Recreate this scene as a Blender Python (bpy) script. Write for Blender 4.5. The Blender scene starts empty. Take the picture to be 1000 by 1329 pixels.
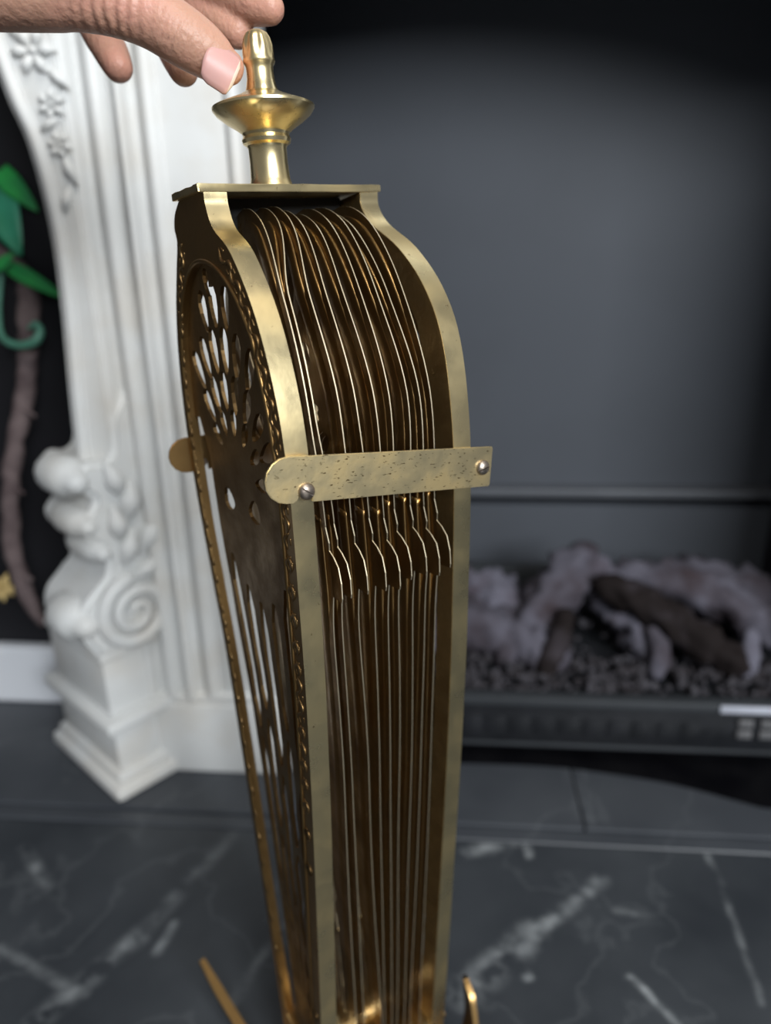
import bpy, bmesh, math, random
from mathutils import Vector, Matrix, noise
from mathutils.geometry import delaunay_2d_cdt
random.seed(7)
sc = bpy.context.scene
C = sc.collection

# ------------------------------------------------------------------ camera
FPX, PITCH, ROLL, CAMZ = 940.0, math.radians(19.5), -0.017, 0.57
CAMROT = Matrix.Rotation(math.pi / 2 - PITCH, 3, 'X') @ Matrix.Rotation(ROLL, 3, 'Z')
cam_d = bpy.data.cameras.new('camera')
cam = bpy.data.objects.new('camera', cam_d)
C.objects.link(cam)
cam.matrix_world = Matrix.Translation((0, 0, CAMZ)) @ CAMROT.to_4x4()
cam_d.sensor_fit = 'VERTICAL'
cam_d.sensor_height = 36.0
cam_d.sensor_width = 36.0 * 1000 / 1329
cam_d.lens = FPX / 1329 * 36.0
cam_d.clip_start = 0.01
cam_d.dof.use_dof = True
cam_d.dof.focus_distance = 0.325
cam_d.dof.aperture_fstop = 4.0
sc.camera = cam

# ------------------------------------------------------------------ light
world = bpy.data.worlds.new('room_light')
sc.world = world
world.use_nodes = True
wn = world.node_tree.nodes['Background']
wn.inputs[0].default_value = (0.95, 0.97, 1.0, 1)
wn.inputs[1].default_value = 0.17


def area(name, loc, target, sx, sy, power, col):
    d = bpy.data.lights.new(name, 'AREA')
    d.shape = 'RECTANGLE'
    d.size, d.size_y, d.energy, d.color = sx, sy, power, col
    o = bpy.data.objects.new(name, d)
    C.objects.link(o)
    o.location = loc
    o.rotation_euler = (Vector(target) - Vector(loc)).to_track_quat('-Z', 'Y').to_euler()
    return o


area('window_light', (1.3, -2.1, 1.66), (0.0, 0.6, 0.5), 1.5, 0.95, 122, (0.93, 0.97, 1.0))
area('ceiling_light', (0.5, -0.5, 2.5), (0.2, 0.3, 0.0), 0.7, 0.7, 20, (1.0, 0.95, 0.86))

sc.view_settings.view_transform = 'Standard'
sc.view_settings.look = 'None'
sc.view_settings.gamma = 1.0
sc.view_settings.use_curve_mapping = False
sc.view_settings.exposure = 0.06

# ------------------------------------------------------------------ helpers


def at(x, y, depth):
    """point at a pixel of the 1000x1329 photograph, at a depth along the lens axis"""
    return Vector((0, 0, CAMZ)) + CAMROT @ Vector(((x - 500) / FPX, -(y - 664.5) / FPX, -1.0)) * depth


def link(name, me, mat=None, parent=None, smooth=False):
    o = bpy.data.objects.new(name, me)
    C.objects.link(o)
    if mat is not None:
        me.materials.clear()
        me.materials.append(mat)
    if smooth:
        for p in me.polygons:
            p.use_smooth = True
    if parent is not None:
        o.parent = parent
    return o


def from_bm(name, bm, mat, parent=None, smooth=False, recalc=True):
    if recalc:
        bmesh.ops.recalc_face_normals(bm, faces=bm.faces[:])
    me = bpy.data.meshes.new(name)
    bm.to_mesh(me)
    bm.free()
    return link(name, me, mat, parent, smooth)


def autosmooth(o, deg=35):
    me = o.data
    for p in me.polygons:
        p.use_smooth = True
    try:
        me.set_sharp_from_angle(angle=math.radians(deg))
    except Exception:
        pass
    return o


def tag(o, label=None, cat=None, group=None, kind=None):
    if label: o['label'] = label
    if cat: o['category'] = cat
    if group: o['group'] = group
    if kind: o['kind'] = kind
    return o


def empty(name, mw):
    o = bpy.data.objects.new(name, None)
    C.objects.link(o)
    o.empty_display_size = 0.02
    o.matrix_world = mw
    return o


def add_box(bm, lo, hi, bev=0.0, seg=1, mat=None):
    vs = [bm.verts.new((x, y, z)) for x in (lo[0], hi[0]) for y in (lo[1], hi[1]) for z in (lo[2], hi[2])]
    fs = [(0, 1, 3, 2), (4, 6, 7, 5), (0, 4, 5, 1), (2, 3, 7, 6), (0, 2, 6, 4), (1, 5, 7, 3)]
    faces = [bm.faces.new([vs[i] for i in f]) for f in fs]
    if bev > 0:
        es = list({e for f in faces for e in f.edges})
        r = bmesh.ops.bevel(bm, geom=es, offset=bev, segments=seg, affect='EDGES', profile=0.5)
        vs = list({v for f in r['faces'] for v in f.verts} | {v for v in vs if v.is_valid})
    if mat is not None:
        bmesh.ops.transform(bm, matrix=mat, verts=[v for v in vs if v.is_valid])
    return vs


def add_lathe(bm, prof, n=40, mod=None, M=None):
    """prof: (radius, height) list, closed at both ends by radius 0"""
    rings = []
    for r, h in prof:
        if r < 1e-6:
            v = Vector((0, 0, h))
            rings.append([bm.verts.new(M @ v if M else v)])
        else:
            ring = []
            for i in range(n):
                a = 2 * math.pi * i / n
                rr = r * (mod(a, h) if mod else 1)
                v = Vector((rr * math.cos(a), rr * math.sin(a), h))
                ring.append(bm.verts.new(M @ v if M else v))
            rings.append(ring)
    for a, b in zip(rings, rings[1:]):
        if len(a) == 1 and len(b) == 1:
            continue
        for i in range(n):
            j = (i + 1) % n
            if len(a) == 1:
                bm.faces.new((a[0], b[i], b[j]))
            elif len(b) == 1:
                bm.faces.new((a[i], b[0], a[j]))
            else:
                bm.faces.new((a[i], b[i], b[j], a[j]))


def catmull(pts, n):
    """smooth curve through points of any dimension"""
    P = [tuple(p) for p in pts]
    P = [tuple(2 * a - b for a, b in zip(P[0], P[1]))] + P + [tuple(2 * a - b for a, b in zip(P[-1], P[-2]))]
    out = []
    for i in range(1, len(P) - 2):
        for k in range(n):
            t = k / n
            out.append(tuple(0.5 * (2 * b + (c - a) * t + (2 * a - 5 * b + 4 * c - d) * t * t + (3 * b - a - 3 * c + d) * t ** 3)
                             for a, b, c, d in zip(P[i - 1], P[i], P[i + 1], P[i + 2])))
    out.append(P[-2])
    return out


def add_tube(bm, pts, n=12, res=6, flat=None, bump=0.0, caps=True, seed=0):
    """pts: (x,y,z,r); flat: (direction, factor) squashes the section along a direction"""
    Q = catmull(pts, res) if res > 1 else [tuple(p) for p in pts]
    P = [Vector(q[:3]) for q in Q]
    Rr = [q[3] for q in Q]
    T = []
    for i in range(len(P)):
        T.append((P[min(i + 1, len(P) - 1)] - P[max(i - 1, 0)]).normalized())
    if caps:     # rounded ends
        for end in (0, 1):
            p, t, r = (P[0], -T[0], Rr[0]) if end == 0 else (P[-1], T[-1], Rr[-1])
            ext = [(p + t * r * math.sin(a), r * math.cos(a)) for a in (0.5, 0.95, 1.3)]
            if end == 0:
                for e in ext:
                    P.insert(0, e[0]); Rr.insert(0, e[1]); T.insert(0, T[0])
            else:
                for e in ext:
                    P.append(e[0]); Rr.append(e[1]); T.append(T[-1])
    up = Vector((0, 0, 1)) if abs(T[0].z) < 0.9 else Vector((1, 0, 0))
    u = (up - T[0] * up.dot(T[0])).normalized()
    rings = []
    for i, (p, t, r) in enumerate(zip(P, T, Rr)):
        u = (u - t * u.dot(t)).normalized()
        w = t.cross(u)
        ring = []
        for k in range(n):
            a = 2 * math.pi * k / n
            off = (u * math.cos(a) + w * math.sin(a)) * r
            if bump:
                q = p + off
                off *= 1 + bump * (noise.noise(q * 60 + Vector((seed * 3.1, 0, 0))) + 0.8 * noise.noise(q * 130 + Vector((0, seed * 1.7, 0))))
            if flat:
                d, f = flat
                off -= d * off.dot(d) * (1 - f)
            ring.append(bm.verts.new(p + off))
        rings.append(ring)
    for a, b in zip(rings, rings[1:]):
        for k in range(n):
            bm.faces.new((a[k], a[(k + 1) % n], b[(k + 1) % n], b[k]))
    bm.faces.new(rings[0][::-1])
    bm.faces.new(rings[-1])


def fill2d(outer, holes, h0, h1):
    """flat plate with holes: verts (u,v,h) and faces; u,v from the outlines, h from h0 to h1"""
    pts, edges = [], []
    for loop in [outer] + holes:
        b = len(pts)
        pts += [Vector((q[0], q[1])) for q in loop]
        edges += [(b + i, b + (i + 1) % len(loop)) for i in range(len(loop))]
    V, E, F, _a, _b, _c = delaunay_2d_cdt(pts, edges, [], 0, 1e-7)
    boxes = [(min(p[0] for p in h), max(p[0] for p in h), min(p[1] for p in h), max(p[1] for p in h), h) for h in holes]
    keep = []
    for f in F:
        c = sum((V[k] for k in f), Vector((0, 0))) / len(f)
        if not inside(c, outer):
            continue
        if any(a <= c.x <= b and d <= c.y <= e and inside(c, h) for a, b, d, e, h in boxes):
            continue
        keep.append(tuple(f))
    n = len(V)
    vs = [Vector((v.x, v.y, h0)) for v in V] + [Vector((v.x, v.y, h1)) for v in V]
    fs = [f[::-1] for f in keep] + [tuple(k + n for k in f) for f in keep]
    cnt = {}
    for f in keep:
        for a, b in zip(f, f[1:] + f[:1]):
            cnt[(a, b)] = 1
    for (a, b) in list(cnt):
        if (b, a) not in cnt:
            fs.append((a, b, b + n, a + n))
    used = sorted({k for f in fs for k in f})
    mp = {k: i for i, k in enumerate(used)}
    return [vs[k] for k in used], [tuple(mp[k] for k in f) for f in fs]


def inset(loop, d):
    """shrink a closed counter-clockwise loop of 2D points"""
    n = len(loop)
    area2 = sum(loop[i][0] * loop[(i + 1) % n][1] - loop[(i + 1) % n][0] * loop[i][1] for i in range(n))
    sg = 1 if area2 > 0 else -1
    out = []
    for i in range(n):
        a, b = Vector(loop[i - 1]), Vector(loop[(i + 1) % n])
        t = (b - a).normalized()
        dd = d(loop[i]) if callable(d) else d
        out.append((loop[i][0] - t.y * sg * dd, loop[i][1] + t.x * sg * dd))
    return out


def inside(p, loop):
    c = False
    j = len(loop) - 1
    for i in range(len(loop)):
        if (loop[i][1] > p[1]) != (loop[j][1] > p[1]) and \
           p[0] < (loop[j][0] - loop[i][0]) * (p[1] - loop[i][1]) / (loop[j][1] - loop[i][1]) + loop[i][0]:
            c = not c
        j = i
    return c


# ------------------------------------------------------------------ materials
def mat(name, col, rough=0.5, metal=0.0, spec=0.5, col2=None, scale=20, detail=4, lo=0.35, hi=0.65,
        bump=0.0, bscale=200, rough2=None, sss=0.0, stretch=None):
    m = bpy.data.materials.new(name)
    m.use_nodes = True
    nt = m.node_tree
    b = nt.nodes['Principled BSDF']
    b.inputs['Base Color'].default_value = (*col, 1)
    b.inputs['Roughness'].default_value = rough
    b.inputs['Metallic'].default_value = metal
    b.inputs['Specular IOR Level'].default_value = spec
    if sss:
        b.inputs['Subsurface Weight'].default_value = sss
        b.inputs['Subsurface Radius'].default_value = (0.006, 0.002, 0.001)
        b.inputs['Subsurface Scale'].default_value = 1.0
    tc = nt.nodes.new('ShaderNodeTexCoord')
    src = tc.outputs['Object']
    if stretch:
        mp = nt.nodes.new('ShaderNodeMapping')
        mp.inputs['Scale'].default_value = stretch
        nt.links.new(src, mp.inputs[0])
        src = mp.outputs[0]
    if col2 is not None or rough2 is not None:
        nz = nt.nodes.new('ShaderNodeTexNoise')
        nz.inputs['Scale'].default_value = scale
        nz.inputs['Detail'].default_value = detail
        nt.links.new(src, nz.inputs['Vector'])
        rg = nt.nodes.new('ShaderNodeMapRange')
        rg.inputs['From Min'].default_value = lo
        rg.inputs['From Max'].default_value = hi
        nt.links.new(nz.outputs['Fac'], rg.inputs['Value'])
        if col2 is not None:
            mx = nt.nodes.new('ShaderNodeMix')
            mx.data_type = 'RGBA'
            mx.inputs['A'].default_value = (*col, 1)
            mx.inputs['B'].default_value = (*col2, 1)
            nt.links.new(rg.outputs[0], mx.inputs['Factor'])
            nt.links.new(mx.outputs['Result'], b.inputs['Base Color'])
        if rough2 is not None:
            mr = nt.nodes.new('ShaderNodeMapRange')
            mr.inputs['To Min'].default_value = rough
            mr.inputs['To Max'].default_value = rough2
            nt.links.new(rg.outputs[0], mr.inputs['Value'])
            nt.links.new(mr.outputs[0], b.inputs['Roughness'])
    if bump:
        n2 = nt.nodes.new('ShaderNodeTexNoise')
        n2.inputs['Scale'].default_value = bscale
        n2.inputs['Detail'].default_value = 3
        nt.links.new(src, n2.inputs['Vector'])
        bp = nt.nodes.new('ShaderNodeBump')
        bp.inputs['Strength'].default_value = bump
        bp.inputs['Distance'].default_value = 0.002
        nt.links.new(n2.outputs['Fac'], bp.inputs['Height'])
        nt.links.new(bp.outputs[0], b.inputs['Normal'])
    return m


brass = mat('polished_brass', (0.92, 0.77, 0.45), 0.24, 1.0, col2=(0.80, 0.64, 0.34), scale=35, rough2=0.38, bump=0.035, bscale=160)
brass_dull = mat('dull_brass', (0.66, 0.50, 0.25), 0.34, 1.0, col2=(0.46, 0.32, 0.14), scale=60, rough2=0.5, bump=0.2, bscale=260)
brass_aged = mat('aged_brass', (0.33, 0.215, 0.095), 0.34, 1.0, col2=(0.20, 0.12, 0.05), scale=45, rough2=0.5, bump=0.15, bscale=220)
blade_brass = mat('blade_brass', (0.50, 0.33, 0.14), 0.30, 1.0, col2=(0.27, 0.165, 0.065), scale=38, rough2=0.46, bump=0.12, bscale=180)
brass_edge = mat('cut_brass_edge', (0.92, 0.80, 0.56), 0.4, 1.0)
brass_leg = mat('darkened_brass', (0.40, 0.25, 0.10), 0.33, 1.0, col2=(0.27, 0.165, 0.065), scale=40, rough2=0.42)
clasp_brass = mat('scratched_brass', (0.80, 0.67, 0.40), 0.34, 1.0, col2=(0.64, 0.50, 0.26), scale=70, detail=6, rough2=0.48, bump=0.025, bscale=500)
def flecks(m, col, scale, thr, stretch):
    """dark scratches and pits over a material's colour"""
    nt = m.node_tree
    b = nt.nodes['Principled BSDF']
    src = b.inputs['Base Color'].links[0].from_socket
    tc = nt.nodes.new('ShaderNodeTexCoord')
    mp = nt.nodes.new('ShaderNodeMapping'); mp.inputs['Scale'].default_value = stretch; mp.inputs['Rotation'].default_value = (0, 0.5, 0)
    nz = nt.nodes.new('ShaderNodeTexNoise'); nz.inputs['Scale'].default_value = scale; nz.inputs['Detail'].default_value = 4
    nt.links.new(tc.outputs['Object'], mp.inputs[0]); nt.links.new(mp.outputs[0], nz.inputs['Vector'])
    rg = nt.nodes.new('ShaderNodeMapRange'); rg.inputs['From Min'].default_value = thr; rg.inputs['From Max'].default_value = thr + 0.05
    nt.links.new(nz.outputs['Fac'], rg.inputs['Value'])
    mx = nt.nodes.new('ShaderNodeMix'); mx.data_type = 'RGBA'; mx.inputs['B'].default_value = (*col, 1)
    nt.links.new(rg.outputs[0], mx.inputs['Factor']); nt.links.new(src, mx.inputs['A'])
    nt.links.new(mx.outputs['Result'], b.inputs['Base Color'])


flecks(clasp_brass, (0.16, 0.11, 0.05), 800, 0.635, (0.5, 1, 1.5))
flecks(brass, (0.45, 0.32, 0.15), 420, 0.70, (1, 1, 0.6))
filler_mat = mat('near_black_filler', (0.022, 0.021, 0.02), 0.7, 0.0, 0.2, col2=(0.014, 0.013, 0.012), scale=80)
steel = mat('screw_steel', (0.46, 0.40, 0.34), 0.3, 1.0, col2=(0.3, 0.24, 0.2), scale=120, rough2=0.5)
dark_slot = mat('dark_slot', (0.03, 0.025, 0.02), 0.7)
plaster = mat('white_painted_plaster', (0.68, 0.69, 0.685), 0.45, 0, 0.4, col2=(0.60, 0.575, 0.53), scale=14, lo=0.45, hi=0.75, bump=0.12, bscale=60)
board_white = mat('white_baseboard_paint', (0.62, 0.64, 0.68), 0.5)
black_wall = mat('black_wall_paint', (0.006, 0.006, 0.008), 0.55, 0, 0.3, col2=(0.012, 0.012, 0.015), scale=3)
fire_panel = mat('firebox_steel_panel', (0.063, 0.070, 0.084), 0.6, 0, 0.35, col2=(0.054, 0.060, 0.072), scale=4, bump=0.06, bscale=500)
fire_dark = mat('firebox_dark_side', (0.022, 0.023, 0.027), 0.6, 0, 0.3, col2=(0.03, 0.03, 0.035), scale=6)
fire_ledge = mat('firebox_ledge_steel', (0.085, 0.092, 0.105), 0.5, 0, 0.4, col2=(0.07, 0.075, 0.088), scale=10)
fascia_mat = mat('black_gloss_fascia', (0.010, 0.011, 0.013), 0.35, 0, 0.25, col2=(0.015, 0.016, 0.019), scale=30)
rim_mat = mat('grey_steel_rim', (0.034, 0.038, 0.043), 0.45, 0, 0.35, col2=(0.027, 0.030, 0.034), scale=12)
silver = mat('silver_badge', (0.55, 0.58, 0.66), 0.35, 0.3, col2=(0.48, 0.5, 0.58), scale=40)
button_mat = mat('grey_button', (0.12, 0.12, 0.125), 0.5, col2=(0.09, 0.09, 0.095), scale=60)
log_grey = mat('ash_grey_log', (0.080, 0.077, 0.098), 0.85, 0, 0.2, col2=(0.032, 0.023, 0.027), scale=16, lo=0.42, hi=0.68, bump=0.8, bscale=90)
log_ash = mat('pale_ash_log', (0.11, 0.108, 0.138), 0.9, 0, 0.2, col2=(0.05, 0.04, 0.05), scale=18, lo=0.45, hi=0.7, bump=0.8, bscale=90)
log_brown = mat('charred_brown_log', (0.011, 0.008, 0.008), 0.85, 0, 0.15, col2=(0.04, 0.034, 0.040), scale=24, lo=0.5, hi=0.72, bump=0.8, bscale=90)
ember_mat = mat('grey_ember', (0.055, 0.053, 0.062), 0.85, 0, 0.2, col2=(0.024, 0.021, 0.024), scale=60, bump=0.5, bscale=150)
mat_black = mat('matte_black', (0.002, 0.002, 0.003), 0.85, 0, 0.03, col2=(0.005, 0.005, 0.006), scale=20)
leaf_mat = mat('glossy_green_leaf', (0.02, 0.30, 0.06), 0.45, 0, 0.4, col2=(0.015, 0.17, 0.06), scale=30)
leaf_teal = mat('deep_green_leaf', (0.02, 0.20, 0.10), 0.4, 0, 0.5, col2=(0.03, 0.26, 0.15), scale=25)
tendril_mat = mat('grey_green_tendril', (0.07, 0.22, 0.16), 0.5, col2=(0.05, 0.16, 0.11), scale=40)
bark_mat = mat('mauve_brown_bark', (0.075, 0.055, 0.057), 0.85, 0, 0.2, col2=(0.13, 0.10, 0.10), scale=50, bump=0.6, bscale=120)
gold_mat = mat('yellow_straw', (0.50, 0.38, 0.16), 0.7, col2=(0.35, 0.25, 0.1), scale=60, bump=0.4, bscale=160)
skin = mat('skin', (0.50, 0.275, 0.195), 0.45, 0, 0.4, col2=(0.56, 0.275, 0.21), scale=28, lo=0.4, hi=0.65, bump=0.35, bscale=330, sss=0.12)
nail_mat = mat('fingernail', (0.58, 0.33, 0.30), 0.42, 0, 0.4, col2=(0.54, 0.29, 0.26), scale=40, sss=0.1)
nail_tip = mat('fingernail_tip', (0.70, 0.58, 0.48), 0.4, 0, 0.4, col2=(0.66, 0.53, 0.44), scale=60)


def stone(name, base, base2, veins, scale=7):
    """dark marble: cloudy ground, fine noise veins and a few long veins (a, b, width, strength) in floor coordinates"""
    m = bpy.data.materials.new(name)
    m.use_nodes = True
    nt = m.node_tree
    N, L = nt.nodes, nt.links
    b = N['Principled BSDF']
    b.inputs['Roughness'].default_value = 0.36
    b.inputs['Specular IOR Level'].default_value = 0.4
    tc = N.new('ShaderNodeTexCoord')
    P = tc.outputs['Object']
    nz = N.new('ShaderNodeTexNoise'); nz.inputs['Scale'].default_value = scale; nz.inputs['Detail'].default_value = 7
    L.new(P, nz.inputs['Vector'])
    rg = N.new('ShaderNodeMapRange'); rg.inputs['From Min'].default_value = 0.35; rg.inputs['From Max'].default_value = 0.7
    L.new(nz.outputs['Fac'], rg.inputs['Value'])
    mx = N.new('ShaderNodeMix'); mx.data_type = 'RGBA'
    mx.inputs['A'].default_value = (*base, 1); mx.inputs['B'].default_value = (*base2, 1)
    L.new(rg.outputs[0], mx.inputs['Factor'])
    wob = N.new('ShaderNodeTexNoise'); wob.inputs['Scale'].default_value = 22; wob.inputs['Detail'].default_value = 5
    L.new(P, wob.inputs['Vector'])
    sub = N.new('ShaderNodeVectorMath'); sub.operation = 'SUBTRACT'; sub.inputs[1].default_value = (0.5, 0.5, 0.5)
    L.new(wob.outputs['Color'], sub.inputs[0])
    scl = N.new('ShaderNodeVectorMath'); scl.operation = 'SCALE'; scl.inputs['Scale'].default_value = 0.014
    L.new(sub.outputs[0], scl.inputs[0])
    pw = N.new('ShaderNodeVectorMath'); pw.operation = 'ADD'
    L.new(P, pw.inputs[0]); L.new(scl.outputs[0], pw.inputs[1])
    fine = N.new('ShaderNodeTexNoise'); fine.inputs['Scale'].default_value = 45; fine.inputs['Detail'].default_value = 6
    L.new(P, fine.inputs['Vector'])
    fr = N.new('ShaderNodeMapRange'); fr.inputs['From Min'].default_value = 0.38; fr.inputs['From Max'].default_value = 0.66
    L.new(fine.outputs['Fac'], fr.inputs['Value'])
    # faint hairline veins from the ridges of a broad noise
    hz = N.new('ShaderNodeTexNoise'); hz.inputs['Scale'].default_value = 5.5; hz.inputs['Detail'].default_value = 6
    L.new(pw.outputs[0], hz.inputs['Vector'])
    h1 = N.new('ShaderNodeMath'); h1.operation = 'SUBTRACT'; h1.inputs[1].default_value = 0.5; L.new(hz.outputs['Fac'], h1.inputs[0])
    h2 = N.new('ShaderNodeMath'); h2.operation = 'ABSOLUTE'; L.new(h1.outputs[0], h2.inputs[0])
    h3 = N.new('ShaderNodeMapRange'); h3.inputs['From Min'].default_value = 0.012; h3.inputs['From Max'].default_value = 0.0
    h3.inputs['To Max'].default_value = 0.05
    L.new(h2.outputs[0], h3.inputs['Value'])
    total = h3.outputs[0]
    for a, c, w, s in veins:
        A = Vector((a[0], a[1], 0)); B = Vector((c[0], c[1], 0)); AB = B - A
        d0 = N.new('ShaderNodeVectorMath'); d0.operation = 'SUBTRACT'; d0.inputs[1].default_value = A
        L.new(pw.outputs[0], d0.inputs[0])
        dt = N.new('ShaderNodeVectorMath'); dt.operation = 'DOT_PRODUCT'; dt.inputs[1].default_value = AB / AB.length_squared
        L.new(d0.outputs[0], dt.inputs[0])
        cl = N.new('ShaderNodeClamp'); L.new(dt.outputs['Value'], cl.inputs['Value'])
        pr = N.new('ShaderNodeVectorMath'); pr.operation = 'SCALE'; pr.inputs[0].default_value = AB
        L.new(cl.outputs[0], pr.inputs['Scale'])
        ds = N.new('ShaderNodeVectorMath'); ds.operation = 'DISTANCE'
        L.new(d0.outputs[0], ds.inputs[0]); L.new(pr.outputs[0], ds.inputs[1])
        mr = N.new('ShaderNodeMapRange'); mr.interpolation_type = 'SMOOTHSTEP'
        mr.inputs['From Min'].default_value = w; mr.inputs['From Max'].default_value = 0; mr.inputs['To Max'].default_value = s
        L.new(ds.outputs['Value'], mr.inputs['Value'])
        mu = N.new('ShaderNodeMath'); mu.operation = 'MULTIPLY'; L.new(mr.outputs[0], mu.inputs[0]); L.new(fr.outputs[0], mu.inputs[1])
        ad = N.new('ShaderNodeMath'); ad.operation = 'MAXIMUM'; L.new(total, ad.inputs[0]); L.new(mu.outputs[0], ad.inputs[1])
        total = ad.outputs[0]
    m2 = N.new('ShaderNodeMix'); m2.data_type = 'RGBA'; m2.inputs['B'].default_value = (0.42, 0.45, 0.47, 1)
    L.new(total, m2.inputs['Factor']); L.new(mx.outputs['Result'], m2.inputs['A'])
    L.new(m2.outputs['Result'], b.inputs['Base Color'])
    rr = N.new('ShaderNodeMapRange'); rr.inputs['To Min'].default_value = 0.30; rr.inputs['To Max'].default_value = 0.46
    L.new(fine.outputs['Fac'], rr.inputs['Value']); L.new(rr.outputs[0], b.inputs['Roughness'])
    return m


# ------------------------------------------------------------------ the setting
# hearth frame: m runs along the mantel front to the right, n goes back into the firebox
YAW = math.radians(-5)
HM = Matrix.Translation((-0.155, 0.704, 0)) @ Matrix.Rotation(YAW, 4, 'Z')
HMI = HM.inverted()


def floor_px(x, y):
    d = CAMROT @ Vector(((x - 500) / FPX, -(y - 664.5) / FPX, -1.0))
    p = Vector((0, 0, CAMZ)) + d * (-CAMZ / d.z)
    q = HMI @ p
    return (q.x, q.y)


veins_px = [((598, 1292), (690, 1212), 0.020, 0.55), ((690, 1212), (780, 1145), 0.011, 0.55), ((604, 1108), (682, 1085), 0.012, 0.5),
            ((682, 1085), (686, 1112), 0.007, 0.9), ((815, 1268), (880, 1329), 0.006, 0.7), ((915, 1095), (985, 1300), 0.006, 0.28),
            ((45, 1329), (180, 1215), 0.016, 0.38), ((180, 1215), (300, 1085), 0.014, 0.22), ((205, 1235), (225, 1200), 0.008, 0.5),
            ((30, 1100), (60, 1150), 0.010, 0.35), ((0, 1230), (110, 1290), 0.008, 0.25), ((300, 1300), (420, 1130), 0.008, 0.2),
            ((676, 1262), (682, 1268), 0.007, 0.7), ((700, 1082), (706, 1088), 0.008, 0.45), ((800, 1180), (850, 1190), 0.006, 0.25)]
floor_dark = stone('dark_marble', (0.026, 0.030, 0.036), (0.050, 0.056, 0.064), [(floor_px(*a), floor_px(*b), w, s) for a, b, w, s in veins_px])
slab_veins = [((758, 992), (768, 1072), 0.006, 0.35), ((860, 1000), (880, 1050), 0.005, 0.2)]
slab_mat = stone('dark_slate', (0.042, 0.047, 0.056), (0.058, 0.064, 0.074), [(floor_px(*a), floor_px(*b), w, s) for a, b, w, s in slab_veins], 9)

bm = bmesh.new()
add_box(bm, (-2.2, -2.9, -0.03), (2.6, -0.094, 0.0))
o = from_bm('floor', bm, floor_dark); o.matrix_world = HM
tag(o, 'dark veined marble floor in front of the hearth', 'floor', kind='structure')
bm = bmesh.new()
add_box(bm, (-2.2, -0.0925, -0.03), (2.6, -0.0745, 0.0015), 0.0012)
o = from_bm('trim_1', bm, slab_mat); o.matrix_world = HM
tag(o, 'narrow dark stone strip along the hearth edge', 'trim', kind='structure')
bm = bmesh.new()
add_box(bm, (-2.2, -0.095, -0.035), (2.6, -0.0725, -0.004))
o = from_bm('trim_2', bm, mat_black); o.matrix_world = HM
tag(o, 'black joint between the floor and the hearth slabs', 'trim', kind='structure')
for k, (a, b) in enumerate(((-2.2, -0.42), (-0.4185, 0.364), (0.3655, 1.2), (1.2015, 2.6))):
    bm = bmesh.new()
    add_box(bm, (a, -0.0725, -0.03), (b, 0.9, 0.004), 0.0015, 2)
    if k == 0:
        slab_root = from_bm('hearth_slab', bm, slab_mat); slab_root.matrix_world = HM
        tag(slab_root, 'raised dark slate hearth under the mantelpiece', 'hearth', kind='structure')
    else:
        from_bm('slab', bm, slab_mat, slab_root)

# firebox
root = bpy.data.objects.new
bm = bmesh.new()
add_box(bm, (-0.08, 0.40, 0.232), (0.80, 0.42, 1.15))
wb = from_bm('wall_back', bm, fire_panel); wb.matrix_world = HM
tag(wb, 'dark blue-grey steel back panel of the firebox', 'wall', kind='structure')
bm = bmesh.new(); add_box(bm, (-0.08, 0.372, 0.219), (0.80, 0.42, 0.232), 0.003, 2); from_bm('ledge', bm, fire_ledge, wb)
bm = bmesh.new(); add_box(bm, (-0.08, 0.41, 0.204), (0.80, 0.42, 0.219)); from_bm('recess', bm, mat_black, wb)
bm = bmesh.new(); add_box(bm, (-0.08, 0.385, 0.004), (0.80, 0.42, 0.204), 0.002, 1); from_bm('lower_panel', bm, fire_panel, wb)


def splay(name, m0, n0, m1, n1, th, label):
    bm = bmesh.new()
    lo = [(m0, n0), (m1, n1), (m1 + th, n1), (m0 + th, n0)]
    v0 = [bm.verts.new((x, y, 0.004)) for x, y in lo]
    v1 = [bm.verts.new((x, y, 1.15)) for x, y in lo]
    bm.faces.new(v0); bm.faces.new(v1)
    for i in range(4):
        bm.faces.new((v0[i], v0[(i + 1) % 4], v1[(i + 1) % 4], v1[i]))
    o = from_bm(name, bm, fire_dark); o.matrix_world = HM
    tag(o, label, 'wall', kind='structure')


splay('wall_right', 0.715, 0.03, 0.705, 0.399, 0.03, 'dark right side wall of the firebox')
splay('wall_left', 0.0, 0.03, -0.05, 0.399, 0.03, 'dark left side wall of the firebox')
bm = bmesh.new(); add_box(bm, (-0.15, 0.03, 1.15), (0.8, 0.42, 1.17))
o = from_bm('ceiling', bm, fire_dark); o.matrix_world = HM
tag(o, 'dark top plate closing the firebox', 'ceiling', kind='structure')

bm = bmesh.new(); add_box(bm, (-2.2, 0.132, 0.0), (-0.06, 0.17, 2.4))
o = from_bm('wall_outer', bm, black_wall); o.matrix_world = HM
tag(o, 'black wall left of the white mantelpiece', 'wall', kind='structure')
bm = bmesh.new(); add_box(bm, (-2.2, 0.112, 0.004), (-0.1, 0.131, 0.088), 0.004, 2)
o = from_bm('baseboard_left', bm, board_white); o.matrix_world = HM
tag(o, 'pale painted baseboard of the black wall', 'baseboard', kind='structure')

# ------------------------------------------------------------------ mantelpiece
mantel = empty('mantelpiece', HM)
tag(mantel, 'white carved plaster mantelpiece with scrolled leg on a stepped plinth', 'mantelpiece')


def mbox(name, boxes, bev=0.003, m=plaster, parent=mantel, seg=2):
    bm = bmesh.new()
    for lo, hi in boxes:
        add_box(bm, lo, hi, bev, seg)
    return autosmooth(from_bm(name, bm, m, parent))


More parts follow.
